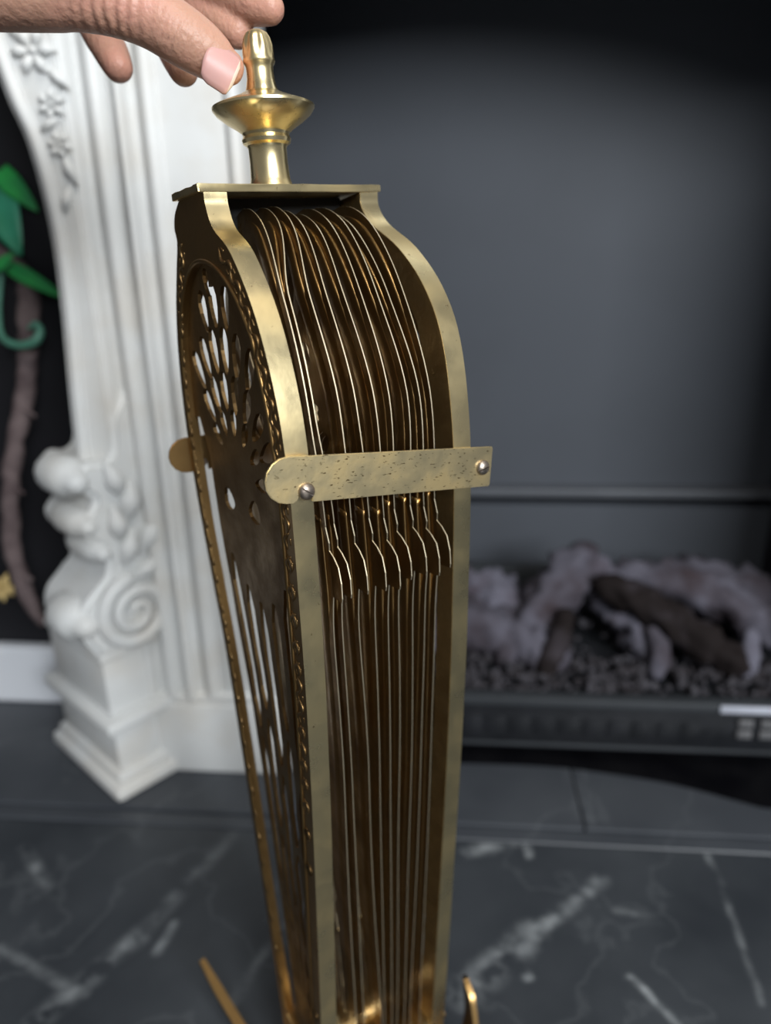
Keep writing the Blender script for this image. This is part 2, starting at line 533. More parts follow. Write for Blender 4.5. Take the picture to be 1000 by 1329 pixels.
mbox('jamb', [((-0.135, 0.0, 0.1), (0.037, 0.11, 1.1))])
mbox('jamb_base', [((-0.16, -0.012, 0.004), (0.040, 0.11, 0.096)), ((-0.16, -0.008, 0.096), (0.040, 0.11, 0.106))], 0.004)
for x0, x1, d in ((-0.118, -0.104, 0.014), (-0.098, -0.078, 0.012), (-0.071, -0.060, 0.016), (-0.052, -0.034, 0.010), (0.022, 0.037, 0.006)):
    bm = bmesh.new()
    n = 8
    prof = [(x0 + (x1 - x0) * i / n, -d * math.sin(math.pi * i / n) ** 0.7 if 0 < i < n else 0.004) for i in range(n + 1)]
    a = [bm.verts.new((x, y, 0.104)) for x, y in prof]
    b = [bm.verts.new((x, y, 1.08)) for x, y in prof]
    for i in range(n):
        bm.faces.new((a[i], a[i + 1], b[i + 1], b[i]))
    bm.faces.new(a); bm.faces.new(b); bm.faces.new((a[0], a[n], b[n], b[0]))
    autosmooth(from_bm('moulding', bm, plaster, mantel), 50)

# flared outer leg: outline in the m-z plane with thickness
sil = [(-0.156, 0.36), (-0.154, 0.38), (-0.150, 0.45), (-0.145, 0.52), (-0.143, 0.58), (-0.146, 0.63), (-0.152, 0.67), (-0.162, 0.70), (-0.172, 0.74),
       (-0.19, 0.80), (-0.23, 0.88), (-0.30, 0.96), (-0.42, 1.02), (-0.5, 1.1)]
sl = catmull(sil, 6)
outer = sl + [(-0.108, 1.1), (-0.108, 0.36)]
vs, fs = fill2d(outer, [], 0, 1)
me = bpy.data.meshes.new('flared_leg')
me.from_pydata([(v.x, -0.018 + v.z * 0.10, v.y) for v in vs], [], fs)
bm = bmesh.new(); bm.from_mesh(me); bmesh.ops.remove_doubles(bm, verts=bm.verts, dist=1e-5)
es = [e for e in bm.edges if all(abs(v.co.y + 0.018) < 1e-4 for v in e.verts) and len(e.link_faces) == 2 and abs(e.link_faces[0].normal.dot(e.link_faces[1].normal)) < 0.5]
bmesh.ops.bevel(bm, geom=es, offset=0.006, segments=3, affect='EDGES')
autosmooth(from_bm('flared_leg', bm, plaster, mantel), 40)
# raised bead along the flare
bm = bmesh.new()
add_tube(bm, [(x + 0.012, -0.018, z, 0.006) for x, z in sil], 10, 5)
from_bm('bead', bm, plaster, mantel, True)
# carved rosette and trailing leaves on the flare
for (x, z, r, a) in ((-0.130, 0.735, 0.017, 0), (-0.121, 0.695, 0.011, 0.4), (-0.119, 0.664, 0.010, 0.8)):
    bm = bmesh.new()
    for k in range(6):
        an = a + k * math.pi / 3
        ex, ez = math.cos(an), math.sin(an)
        add_tube(bm, [(x + ex * r * 0.25, -0.018, z + ez * r * 0.25, r * 0.16), (x + ex * r * 0.7, -0.021, z + ez * r * 0.7, r * 0.28), (x + ex * r * 1.1, -0.018, z + ez * r * 1.1, r * 0.10)], 8, 3)
    add_tube(bm, [(x - 0.001, -0.020, z, r * 0.2), (x + 0.001, -0.021, z, r * 0.2)], 8, 2)
    from_bm('rosette', bm, plaster, mantel, True)
for (x, z, r, a) in ((-0.142, 0.75, 0.014, 2.2), (-0.112, 0.715, 0.012, -0.7), (-0.126, 0.68, 0.012, 3.6), (-0.113, 0.645, 0.013, -1.2), (-0.12, 0.62, 0.012, -1.9)):
    bm = bmesh.new()
    ex, ez = math.cos(a), math.sin(a)
    add_tube(bm, [(x - ex * r, -0.017, z - ez * r, r * 0.1), (x, -0.020, z, r * 0.36), (x + ex * r, -0.017, z + ez * r, r * 0.08)], 8, 4)
    from_bm('carved_leaf', bm, plaster, mantel, True)

# lintel and the far jamb, mostly above and beside the picture
lint = [(-0.11, 0.80), (-0.02, 0.80), (0.06, 0.83), (0.16, 0.875), (0.33, 0.895), (0.50, 0.88), (0.60, 0.855), (0.68, 0.83), (0.80, 0.82)]
outer = catmull(lint, 6) + [(0.80, 1.16), (-0.11, 1.16)]
vs, fs = fill2d(outer, [], 0, 1)
me = bpy.data.meshes.new('lintel')
me.from_pydata([(v.x, -0.012 + v.z * 0.12, v.y) for v in vs], [], fs)
bm = bmesh.new(); bm.from_mesh(me); bmesh.ops.remove_doubles(bm, verts=bm.verts, dist=1e-5)
from_bm('lintel', bm, plaster, mantel)
mbox('shelf', [((-0.55, -0.10, 1.16), (1.25, 0.12, 1.20))], 0.008)
mbox('jamb', [((0.72, 0.0, 0.1), (0.89, 0.11, 1.16))])
mbox('jamb_base', [((0.717, -0.012, 0.004), (0.92, 0.11, 0.106))], 0.004)

# canted plinth: square blocks turned 45 degrees under the scroll
PC = Vector((-0.163, 0.030, 0))
PL = Matrix.Translation(PC) @ Matrix.Rotation(math.radians(-38), 4, 'Z')


def pblock(name, hx, hy, z0, z1, bev):
    bm = bmesh.new()
    add_box(bm, (-hx, -hy, z0), (hx, hy, z1), bev, 2)
    o = autosmooth(from_bm(name, bm, plaster, mantel))
    o.matrix_local = PL
    return o


pblock('plinth_base', 0.082, 0.064, 0.004, 0.022, 0.006)
pblock('plinth_foot', 0.075, 0.057, 0.022, 0.034, 0.005)
pblock('plinth_block', 0.068, 0.050, 0.034, 0.088, 0.002)
pblock('plinth_moulding', 0.081, 0.062, 0.088, 0.103, 0.005)
pblock('plinth_block', 0.066, 0.050, 0.103, 0.168, 0.003)
pblock('plinth_cap', 0.069, 0.053, 0.168, 0.180, 0.004)

# scroll console on the plinth; local x points out of the leg front (towards the left), y is its thickness
SC = Matrix.Translation(PC + Vector((0.014, -0.028, 0.18))) @ Matrix.Rotation(math.radians(52), 4, 'Z')


def sc_obj(name, bm, smooth=True):
    o = from_bm(name, bm, plaster, mantel, smooth)
    o.matrix_local = SC
    return o


def spiral(cx, cz, r0, turns, a0, dirn, ys, rad):
    pts = []
    n = int(turns * 14)
    for i in range(n + 1):
        t = i / n
        a = a0 + dirn * turns * 2 * math.pi * t
        r = r0 * (1 - 0.86 * t)
        pts.append((cx + r * math.cos(a), ys, cz + r * math.sin(a), rad * (1 - 0.45 * t)))
    return pts


# body of the console: side outline in local x-z, thickness in y
body = [(-0.046, 0.0), (0.030, 0.0), (0.046, 0.012), (0.054, 0.034), (0.050, 0.058), (0.034, 0.074), (0.020, 0.086), (0.016, 0.104), (0.022, 0.120), (0.034, 0.132),
        (0.036, 0.146), (0.026, 0.158), (0.020, 0.168), (0.030, 0.180), (0.034, 0.194), (0.022, 0.206), (0.006, 0.204), (-0.006, 0.215), (-0.012, 0.25), (-0.046, 0.26)]
body = [(-x, z) for x, z in body]
outer = catmull(body + [body[0]], 5)[:-1]
vs, fs = fill2d(outer, [], -0.046, 0.046)
me = bpy.data.meshes.new('console')
me.from_pydata([(v.x, v.z, v.y) for v in vs], [], fs)
bm = bmesh.new(); bm.from_mesh(me); bmesh.ops.remove_doubles(bm, verts=bm.verts, dist=1e-5)
es = [e for e in bm.edges if len(e.link_faces) == 2 and abs(e.link_faces[0].normal.dot(e.link_faces[1].normal)) < 0.4]
bmesh.ops.bevel(bm, geom=es, offset=0.006, segments=3, affect='EDGES')
autosmooth(sc_obj('console', bm, False), 50)
for ys in (-0.050, 0.046):
    bm = bmesh.new()
    add_tube(bm, spiral(0.004, 0.040, 0.040, 2.1, math.radians(100), 1, ys, 0.0085), 10, 2)
    sc_obj('volute', bm)
for (x, z, r, L) in ((-0.034, 0.190, 0.020, 0.030), (-0.030, 0.143, 0.016, 0.030), (-0.020, 0.112, 0.014, 0.032), (-0.046, 0.040, 0.024, 0.026)):
    bm = bmesh.new()
    add_tube(bm, [(x, -L - 0.012, z, r * 0.6), (x, -L * 0.5 - 0.012, z + r * 0.1, r), (x, L * 0.5 - 0.012, z + r * 0.1, r), (x, L - 0.012, z, r * 0.6)], 14, 4)
    sc_obj('curl', bm)
for (x, z, a, L, w) in ((0.004, 0.112, 1.2, 0.036, 0.010), (-0.004, 0.140, 1.7, 0.034, 0.010), (0.012, 0.160, 1.4, 0.040, 0.011), (0.000, 0.185, 1.9, 0.036, 0.010), (0.028, 0.120, 1.1, 0.044, 0.010), (0.02, 0.085, 0.5, 0.03, 0.009)):
    bm = bmesh.new()
    ex, ez = math.cos(a), math.sin(a)
    add_tube(bm, [(x - ex * L / 2, -0.047, z - ez * L / 2, 0.003), (x, -0.052, z, w), (x + ex * L / 2, -0.050, z + ez * L / 2, 0.004)], 10, 4)
    sc_obj('acanthus_leaf', bm)

# ------------------------------------------------------------------ electric log insert
ins = empty('log_insert', HM @ Matrix.Translation((0.44, 0.03, 0.004)))
tag(ins, 'black electric fireplace insert with grey ceramic logs', 'fireplace insert')
# local: x -0.31..0.22, y 0..0.3, z 0..0.1


def ibox(name, lo, hi, m, bev=0.002, parent=ins):
    bm = bmesh.new(); add_box(bm, lo, hi, bev, 2)
    return autosmooth(from_bm(name, bm, m, parent))


fas = ibox('fascia', (-0.33, 0.0, 0.024), (0.20, 0.012, 0.080), fascia_mat)
ibox('rim', (-0.333, -0.004, 0.078), (0.203, 0.014, 0.090), rim_mat, 0.003)
ibox('tray', (-0.33, 0.012, 0.026), (0.20, 0.285, 0.078), fascia_mat)
ibox('back_rim', (-0.333, 0.262, 0.078), (0.203, 0.29, 0.132), rim_mat, 0.004)
for sx in (-0.30, 0.15):
    ibox('foot', (sx, 0.04, 0.0), (sx + 0.04, 0.25, 0.026), fascia_mat)
ibox('grille', (-0.32, -0.0015, 0.034), (0.075, 0.0, 0.070), rim_mat if False else fascia_mat, 0.0005, fas)
for k in range(14):
    ibox('louvre', (-0.312 + k * 0.0275, -0.003, 0.040), (-0.312 + k * 0.0275 + 0.022, -0.001, 0.064), fascia_mat, 0.0008, fas)
ibox('lower_lip', (-0.33, -0.003, 0.024), (0.20, 0.0, 0.029), rim_mat, 0.001, fas)
ibox('badge', (0.083, -0.006, 0.080), (0.20, -0.003, 0.089), silver, 0.0008, fas)
for kz in (0.046, 0.060):
    ibox('button', (0.106, -0.004, kz), (0.122, 0.0, kz + 0.010), button_mat, 0.001, fas)
    ibox('button', (0.130, -0.004, kz), (0.146, 0.0, kz + 0.010), button_mat, 0.001, fas)


def log(pts, m, seed, bump=0.48, n=22, parent=ins, name='log'):
    bm = bmesh.new()
    add_tube(bm, pts, n, 7, None, bump, True, seed)
    o = from_bm(name, bm, m, parent, True)
    return o


log([(-0.34, 0.20, 0.115, 0.038), (-0.24, 0.19, 0.125, 0.042), (-0.17, 0.17, 0.128, 0.036), (-0.12, 0.15, 0.115, 0.028)], log_ash, 1)
log([(-0.28, 0.10, 0.100, 0.026), (-0.20, 0.12, 0.115, 0.034), (-0.13, 0.10, 0.105, 0.030), (-0.09, 0.08, 0.095, 0.022)], log_grey, 2)
log([(-0.145, 0.085, 0.090, 0.016), (-0.11, 0.12, 0.125, 0.026), (-0.06, 0.17, 0.165, 0.030), (-0.035, 0.20, 0.185, 0.017)], log_grey, 3)
log([(-0.035, 0.195, 0.180, 0.016), (-0.01, 0.17, 0.145, 0.028), (0.02, 0.13, 0.115, 0.026), (0.03, 0.10, 0.092, 0.02)], log_ash, 4)
log([(-0.02, 0.14, 0.165, 0.016), (0.03, 0.12, 0.148, 0.022), (0.09, 0.09, 0.118, 0.023), (0.125, 0.07, 0.100, 0.018)], log_brown, 5, 0.42)
log([(0.02, 0.19, 0.160, 0.020), (0.08, 0.18, 0.152, 0.028), (0.15, 0.16, 0.128, 0.028), (0.19, 0.14, 0.11, 0.024)], log_grey, 6)
log([(-0.10, 0.06, 0.09, 0.012), (-0.085, 0.075, 0.12, 0.014), (-0.075, 0.10, 0.14, 0.012)], log_brown, 7, 0.25)
log([(0.135, 0.065, 0.085, 0.010), (0.140, 0.07, 0.105, 0.011), (0.145, 0.09, 0.125, 0.010)], log_ash, 8, 0.2)
log([(0.03, 0.06, 0.09, 0.010), (0.038, 0.075, 0.11, 0.013), (0.03, 0.09, 0.125, 0.010)], log_grey, 9, 0.25)
log([(0.05, 0.235, 0.12, 0.026), (0.13, 0.23, 0.13, 0.032), (0.20, 0.22, 0.12, 0.03)], log_grey, 10)
# ember bed: loose chips
bm = bmesh.new()
rnd = random.Random(3)
for k in range(520):
    x, y = rnd.uniform(-0.325, 0.195), rnd.uniform(0.018, 0.25) if k % 3 == 0 else rnd.uniform(0.018, 0.085)
    s = rnd.uniform(0.004, 0.009)
    M = Matrix.Translation((x, y, 0.079 + s * 0.6 + (y - 0.018) * 0.1)) @ Matrix.Rotation(rnd.uniform(0, 6), 4, Vector((rnd.uniform(-1, 1), rnd.uniform(-1, 1), rnd.uniform(-1, 1))).normalized())
    g = bmesh.ops.create_icosphere(bm, subdivisions=1, radius=s, matrix=M @ Matrix.Diagonal((1, rnd.uniform(0.5, 0.9), rnd.uniform(0.5, 0.8), 1)))
    for v in g['verts']:
        v.co += Vector((rnd.uniform(-1, 1), rnd.uniform(-1, 1), rnd.uniform(-1, 1))) * s * 0.2
eb = from_bm('ember_bed', bm, ember_mat, ins)
eb['kind'] = 'stuff'

# thin black sheet with a curved front edge under the insert
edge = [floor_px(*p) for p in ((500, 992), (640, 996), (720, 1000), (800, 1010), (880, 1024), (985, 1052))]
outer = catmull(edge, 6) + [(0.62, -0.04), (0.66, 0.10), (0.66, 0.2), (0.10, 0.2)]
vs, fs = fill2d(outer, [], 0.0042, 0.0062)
me = bpy.data.meshes.new('floor_dark')
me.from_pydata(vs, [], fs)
o = link('floor_dark', me, mat_black); o.matrix_world = HM
tag(o, 'thin black sheet under the log insert', 'mat')

# ------------------------------------------------------------------ vine beside the mantelpiece
vine = empty('twisted_vine', Matrix.Translation(at(10, 880, 0.93)))
vine.location.z = 0.004
tag(vine, 'twisted brown vine with green leaves hanging before the black wall', 'vine')
vi = Matrix.Translation(-vine.location)


def VP(pts):
    out = []
    for x, y, d, r in pts:
        p = vi @ at(x, y, d)
        out.append((p.x, p.y, p.z, r))
    return out


bm = bmesh.new()
add_tube(bm, VP([(-60, 300, 0.80, 0.008), (0, 330, 0.80, 0.0095), (32, 362, 0.80, 0.0115), (38, 420, 0.80, 0.0115), (35, 490, 0.81, 0.0105), (22, 570, 0.82, 0.0105),
                 (14, 640, 0.83, 0.010), (18, 720, 0.85, 0.010), (36, 775, 0.86, 0.009), (55, 806, 0.87, 0.006)]), 10, 6, None, 0.3)
from_bm('branch', bm, bark_mat, vine, True)
for pts in ([(30, 530, 0.81, 0.004), (45, 540, 0.805, 0.002)], [(16, 632, 0.83, 0.004), (30, 640, 0.82, 0.002)], [(28, 745, 0.85, 0.005), (40, 752, 0.845, 0.003)]):
    bm = bmesh.new(); add_tube(bm, VP(pts), 8, 3); from_bm('twig', bm, bark_mat, vine, True)
bm = bmesh.new()
add_tube(bm, VP([(2, 350, 0.79, 0.003), (-2, 400, 0.79, 0.0035), (2, 436, 0.785, 0.004), (22, 448, 0.78, 0.0045), (44, 444, 0.775, 0.005), (52, 430, 0.775, 0.0045), (46, 420, 0.775, 0.003), (38, 426, 0.775, 0.002)]), 8, 6)
from_bm('tendril', bm, tendril_mat, vine, True)


def leaf(base, tip, d0, d1, w, m, cup=0.25):
    """leaf blade between two points, folded along its midrib"""
    a, b = vi @ at(*base, d0), vi @ at(*tip, d1)
    ax = b - a
    L = ax.length
    ax.normalize()
    view = (CAMROT @ Vector((0, 0, 1))).normalized()
    nrm = (view - ax * view.dot(ax)).normalized()
    side = ax.cross(nrm)
    bm = bmesh.new()
    n, rows = 10, []
    for i in range(n + 1):
        t = i / n
        ww = w * math.sin(math.pi * min(1, t ** 0.75 * 0.98 + 0.01)) ** 0.8
        row = []
        for k in (-1, -0.5, 0, 0.5, 1):
            p = a + ax * L * t + side * ww * k + nrm * (abs(k) * ww * cup - 0.15 * L * t * t)
            row.append(bm.verts.new(p))
        rows.append(row)
    for r, s in zip(rows, rows[1:]):
        for k in range(4):
            bm.faces.new((r[k], r[k + 1], s[k + 1], s[k]))
    g = bmesh.ops.extrude_face_region(bm, geom=bm.faces[:])
    for v in g['geom']:
        if isinstance(v, bmesh.types.BMVert):
            v.co -= nrm * 0.0008
    from_bm('leaf', bm, m, vine, True)


leaf((-18, 215), (16, 322), 0.79, 0.77, 0.022, leaf_teal)
leaf((-10, 212), (42, 268), 0.78, 0.77, 0.012, leaf_mat)
leaf((0, 340), (78, 382), 0.79, 0.77, 0.0085, leaf_mat)
leaf((-16, 95), (-2, 178), 0.79, 0.78, 0.010, leaf_mat)
leaf((-30, 120), (0, 240), 0.80, 0.80, 0.012, leaf_teal)
leaf((-6, 352), (14, 328), 0.78, 0.77, 0.006, leaf_mat)

# small straw-coloured tuft at the picture's left edge
gp = at(2, 762, 0.86)
bm = bmesh.new()
rnd = random.Random(5)
for k in range(26):
    d = Vector((rnd.uniform(-1, 1), rnd.uniform(-0.6, 0.6), rnd.uniform(-1, 1))).normalized()
    a = d * 0.002
    b = d * rnd.uniform(0.012, 0.017)
    add_tube(bm, [(a.x, a.y, a.z, 0.0025), (b.x * 0.6, b.y * 0.6, b.z * 0.6, 0.0038), (b.x, b.y, b.z, 0.0012)], 6, 2)
o = from_bm('dried_flower_head', bm, gold_mat, None, True)
o.location = gp
tag(o, 'straw-yellow dried flower head beside the vine at the left edge', 'flower')

# ------------------------------------------------------------------ brass fire screen
TT = Vector((0.83850288, 0.54453014, 0.019996))
WW = Vector((-0.54312249, 0.83816835, -0.04991767))
UU = Vector((-0.04394169, 0.03099584, 0.99855315))
FM = Matrix((TT, WW, UU)).transposed().to_4x4()
FM.translation = Vector((-0.0525, 0.3278, 0.0))
screen = empty('fire_screen', FM)
tag(screen, 'folded brass fan fire screen with pierced blades and finial handle', 'fire screen')
# local axes: x = through the folded stack, y = blade width (away), z = up
TK = 0.0965
FT = 0.0107      # frame thickness

near = [(-0.004, 0.598), (-0.0045, 0.592), (-0.010, 0.5825), (-0.027, 0.571), (-0.0455, 0.545), (-0.057, 0.512), (-0.0605, 0.48), (-0.060, 0.45),
        (-0.056, 0.384), (-0.0525, 0.347), (-0.045, 0.28), (-0.0255, 0.13), (-0.015, 0.05)]
far = [(0.030, 0.598), (0.038, 0.593), (0.0415, 0.587), (0.0405, 0.580), (0.047, 0.568), (0.057, 0.548), (0.0645, 0.523), (0.0685, 0.49), (0.0675, 0.45), (0.061, 0.396),
       (0.0545, 0.348), (0.051, 0.273), (0.048, 0.18), (0.043, 0.05)]
near_back = [(0.0060, 0.600), (0.0055, 0.593), (-0.003, 0.5840), (-0.026, 0.571), (-0.0460, 0.552), (-0.058, 0.528), (-0.0632, 0.49), (-0.0625, 0.45),
             (-0.0575, 0.384), (-0.054, 0.347), (-0.0465, 0.28), (-0.0275, 0.13), (-0.017, 0.05)]
OUT = catmull(near, 5) + catmull(far, 5)[::-1]
OUT_BACK = catmull(near_back, 5) + catmull(far, 5)[::-1]
INN = inset(OUT, lambda p: 0.0120 if p[0] < 0.01 else 0.0085)
ARCH = catmull([(-0.0385, 0.536), (-0.026, 0.5525), (-0.010, 0.564), (0.008, 0.569), (0.024, 0.567), (0.039, 0.557), (0.050, 0.541), (0.0565, 0.523)], 4)
INN = [p for p in INN[:len(INN) // 2] if 0.062 < p[1] < 0.530] + [p for p in INN[len(INN) // 2:] if 0.062 < p[1] < 0.516] + ARCH[::-1]


def drop(cx, cz, a, L, w, n=12):
    ex, ez = math.cos(a), math.sin(a)
    out = []
    for i in range(n):
        t = 2 * math.pi * i / n
        u = math.cos(t) * L / 2
        v = math.sin(t) * w / 2 * (1 + 0.35 * math.cos(t))
        out.append((cx + u * ex - v * ez, cz + u * ez + v * ex))
    return out


LIM = inset(INN, 0.0012)


def fret_holes(lim):
    holes = []
    lim2 = inset(INN, 0.0004)
    FX, FZ = 0.006, 0.466
    for r0, r1, n, ph, wf in ((0.022, 0.036, 8, 0, 0.55), (0.034, 0.054, 12, 0.5, 0.70), (0.052, 0.075, 16, 0, 0.72), (0.073, 0.094, 20, 0.5, 0.70), (0.089, 0.102, 26, 0, 0.55)):
        for k in range(n):
            a = math.radians(-8) + math.radians(196) * (k + ph) / (n - 1 + 0.5)
            rm = (r0 + r1) / 2
            h = drop(FX + rm * math.cos(a), FZ + rm * math.sin(a), a, r1 - r0, rm * math.radians(196) / n * wf)
            if all(inside(p, lim) and not (p[0] > 0.040 and p[1] < 0.496) for p in h):
                holes.append(h)
    holes.append(drop(0.022, 0.452, 0.2, 0.014, 0.012))
    holes.append(drop(-0.010, 0.452, 2.9, 0.014, 0.012))
    # long slits of the tail, following the taper
    def span(z):
        s = [p[0] for p in lim if abs(p[1] - z) < 0.02]
        return (min(s), max(s)) if s else (0.0, 0.0)
    def strip_w(z):
        a, b = span(z)
        return min(0.0165, 0.32 * (b - a))
    h, m = [], 22
    zz = [0.492 - (0.492 - 0.078) * i / m for i in range(m + 1)]
    for z in zz:      # wide opening beside the far leg
        b = span(z)[1] + 0.0012
        k = 0.5 if z in (zz[0], zz[-1]) else 1.0
        h.append((b - strip_w(z) * k, z))
    for z in zz[::-1]:
        h.append((span(z)[1] + 0.0012, z))
    holes.append(h)
    nb = 5
    for j in range(nb):
        f = (j + 0.5) / nb
        zt = 0.428 - 0.026 * math.sin(math.pi * f)
        segs = 3 + (j % 2)
        L = (zt - 0.085) / segs
        for q in range(segs):
            z1, z0 = zt - L * q, zt - L * (q + 1) + 0.006
            left, right = [], []
            m = 6
            for i in range(m + 1):
                z = z1 + (z0 - z1) * i / m
                a, b = span(z)
                b -= strip_w(z) + 0.0015
                w = (b - a) / nb * 0.62 * (0.35 if i in (0, m) else 1)
                c = a + (b - a) * f
                left.append((c - w / 2, z)); right.append((c + w / 2, z))
            holes.append(left + right[::-1])
    return holes


HOLES = fret_holes(LIM)


def plate_obj(name, outer, holes, x0, x1, m, parent, warp=None, edge=None):
    vs, fs = fill2d(outer, holes, x0, x1)
    me = bpy.data.meshes.new(name)
    co = []
    for v in vs:
        dx = warp(v.x, v.y) if warp else 0.0
        co.append((v.z + dx, v.x, v.y))
    me.from_pydata(co, [], fs)
    bm = bmesh.new(); bm.from_mesh(me); bmesh.ops.remove_doubles(bm, verts=bm.verts, dist=1e-6)
    bmesh.ops.recalc_face_normals(bm, faces=bm.faces[:])
    bm.to_mesh(me); bm.free()
    o = link(name, me, m, parent)
    return o


def border_relief(x, sgn, parent, OUT):
    """carved scrolling leaf along the face border of a frame"""
    mid = inset(OUT, 0.0068)
    bm = bmesh.new()
    acc, k = 0.0, 0
    pts = [p for p in mid if p[1] < 0.577]
    for a, b in zip(pts, pts[1:]):
        L = math.dist(a, b)
        if L > 0.03:
            continue
        acc += L
        while acc > 0.0065:
            acc -= 0.0065
            k += 1
            t = (Vector(b) - Vector(a)).normalized()
            n = Vector((-t.y, t.x)) * (1 if k % 2 else -1)
            c = Vector(b)
            p0, p1, p2 = c - t * 0.004 - n * 0.002, c + n * 0.0022, c + t * 0.0045 + n * 0.0006
            fl = (Vector((1, 0, 0)), 0.5)
            add_tube(bm, [(x, p0.x, p0.y, 0.0004), (x - sgn * 0.0001, p1.x, p1.y, 0.0014), (x, p2.x, p2.y, 0.0005)], 6, 3, fl, 0, False)
            q = c - n * 0.0028
            add_tube(bm, [(x, q.x - t.x * 0.001, q.y - t.y * 0.001, 0.0008), (x, q.x + t.x * 0.001, q.y + t.y * 0.001, 0.0008)], 6, 2, fl, 0, True)
    # beaded lip along the opening
    o = from_bm('leaf_relief', bm, brass_aged, parent, True)
    o['kind'] = 'stuff'
    return o


def make_frame(name, x0, sgn, OUT):
    """x0: outer face, sgn: +1 when the body lies at larger x"""
    a, b = sorted((x0, x0 + sgn * FT))
    fr = plate_obj(name, OUT, [INN], a, b, brass, screen)
    bm = bmesh.new(); bm.from_mesh(fr.data)
    core = inset(OUT, 0.004)
    for v in bm.verts:      # the far leg is cast thinner
        k = min(1, max(0, (v.co.y - 0.02) / 0.02)) * min(1, max(0, (0.56 - v.co.z) / 0.04))
        v.co.x = x0 + (v.co.x - x0) * (1 - 0.6 * k)
    es = [e for e in bm.edges if len(e.link_faces) == 2 and e.calc_face_angle(0) > 1.0]
    bmesh.ops.bevel(bm, geom=es, offset=0.0007, segments=2, affect='EDGES', clamp_overlap=True)
    fr.data.materials.append(brass_leg if sgn > 0 else brass_dull)
    for f in bm.faces:      # face borders and inner walls: aged brass, darkened to stand in for dark reflections
        c = f.calc_center_median()
        if abs(f.normal.x) > 0.8 or inside((c.y, c.z), core):
            f.material_index = 1
        elif c.y > 0.02 and c.z < 0.56:
            f.material_index = 1
    bm.to_mesh(fr.data); bm.free()
    autosmooth(fr, 40)
    px = x0 + sgn * 0.0030
    q0, q1 = sorted((px, px + sgn * 0.0018))
    INN2 = inset(INN, -0.0015)
    fp = plate_obj('fretwork_panel', INN2, HOLES, q0, q1, brass_aged, fr)
    border_relief(x0, sgn, fr, OUT)
    lip = inset(INN, -0.0012)
    bm = bmesh.new()
    pts = lip + [lip[0]]
    add_tube(bm, [(x0, p[0], p[1], 0.0011) for p in pts], 6, 1, None, 0, False)
    from_bm('lip', bm, brass_leg, fr, True)
    return fr


make_frame('front_frame', 0.0, 1, OUT)
make_frame('back_frame', TK, -1, OUT_BACK)

# fan blades between the frames: x position of each at five heights
ZS = [0.05, 0.30, 0.455, 0.505, 0.552, 0.590]
BL = [(0.0225, 0.0190, 0.0168, 0.0145, 0.0140, 0.0180), (0.0290, 0.0245, 0.0215, 0.0178, 0.0172, 0.0265), (0.0425, 0.0340, 0.0295, 0.0290, 0.0265, 0.0330), (0.0465, 0.0420, 0.0395, 0.0385, 0.0362, 0.0405),
      (0.0530, 0.0490, 0.0475, 0.0485, 0.0458, 0.0500), (0.0585, 0.0560, 0.0550, 0.0568, 0.0545, 0.0570), (0.0640, 0.0635, 0.0635, 0.0660, 0.0625, 0.0645), (0.0695, 0.0705, 0.0715, 0.0738, 0.0700, 0.0705),
      (0.0770, 0.0765, 0.0770, 0.0785, 0.0765, 0.0780)]


def lerp_tab(z, xs, ys):
    if z <= xs[0]: return ys[0]
    for a, b, c, d in zip(xs, xs[1:], ys, ys[1:]):
        if z <= b:
            t = (z - a) / (b - a)
            t = t * t * (3 - 2 * t)
            return c + (d - c) * t
    return ys[-1]


bn = [(0.014, 0.5925), (0.002, 0.5905), (-0.012, 0.5835), (-0.0265, 0.570), (-0.0390, 0.553), (-0.0490, 0.531), (-0.0555, 0.506), (-0.0580, 0.480), (-0.0570, 0.456), (-0.0565, 0.4525)]
tab = [(-0.0575, 0.4450), (-0.0565, 0.4410), (-0.0595, 0.4385), (-0.0630, 0.4345), (-0.0652, 0.4275), (-0.0660, 0.4205), (-0.0655, 0.4185)]
bn2 = [(-0.0562, 0.4180), (-0.0535, 0.384), (-0.050, 0.347), (-0.0425, 0.28), (-0.0230, 0.13), (-0.013, 0.05)]
bf = [(0.042, 0.05), (0.046, 0.18), (0.049, 0.273), (0.0525, 0.348), (0.0575, 0.40)]
tabf = [(0.0695, 0.4155), (0.0700, 0.4180), (0.0695, 0.4270), (0.0670, 0.4350), (0.0635, 0.4405), (0.0625, 0.4475)]
bf2 = [(0.0635, 0.456), (0.0655, 0.49), (0.0615, 0.523), (0.055, 0.546), (0.045, 0.566), (0.034, 0.580), (0.024, 0.591)]
BOUT = catmull(bn, 4) + tab + catmull(bn2, 5) + catmull(bf, 5) + tabf + catmull(bf2, 4)
TILT = (0.013, 0.0135, 0.0100, 0.0060, 0.0035, 0.0020, 0.0010, 0.0, 0.0)
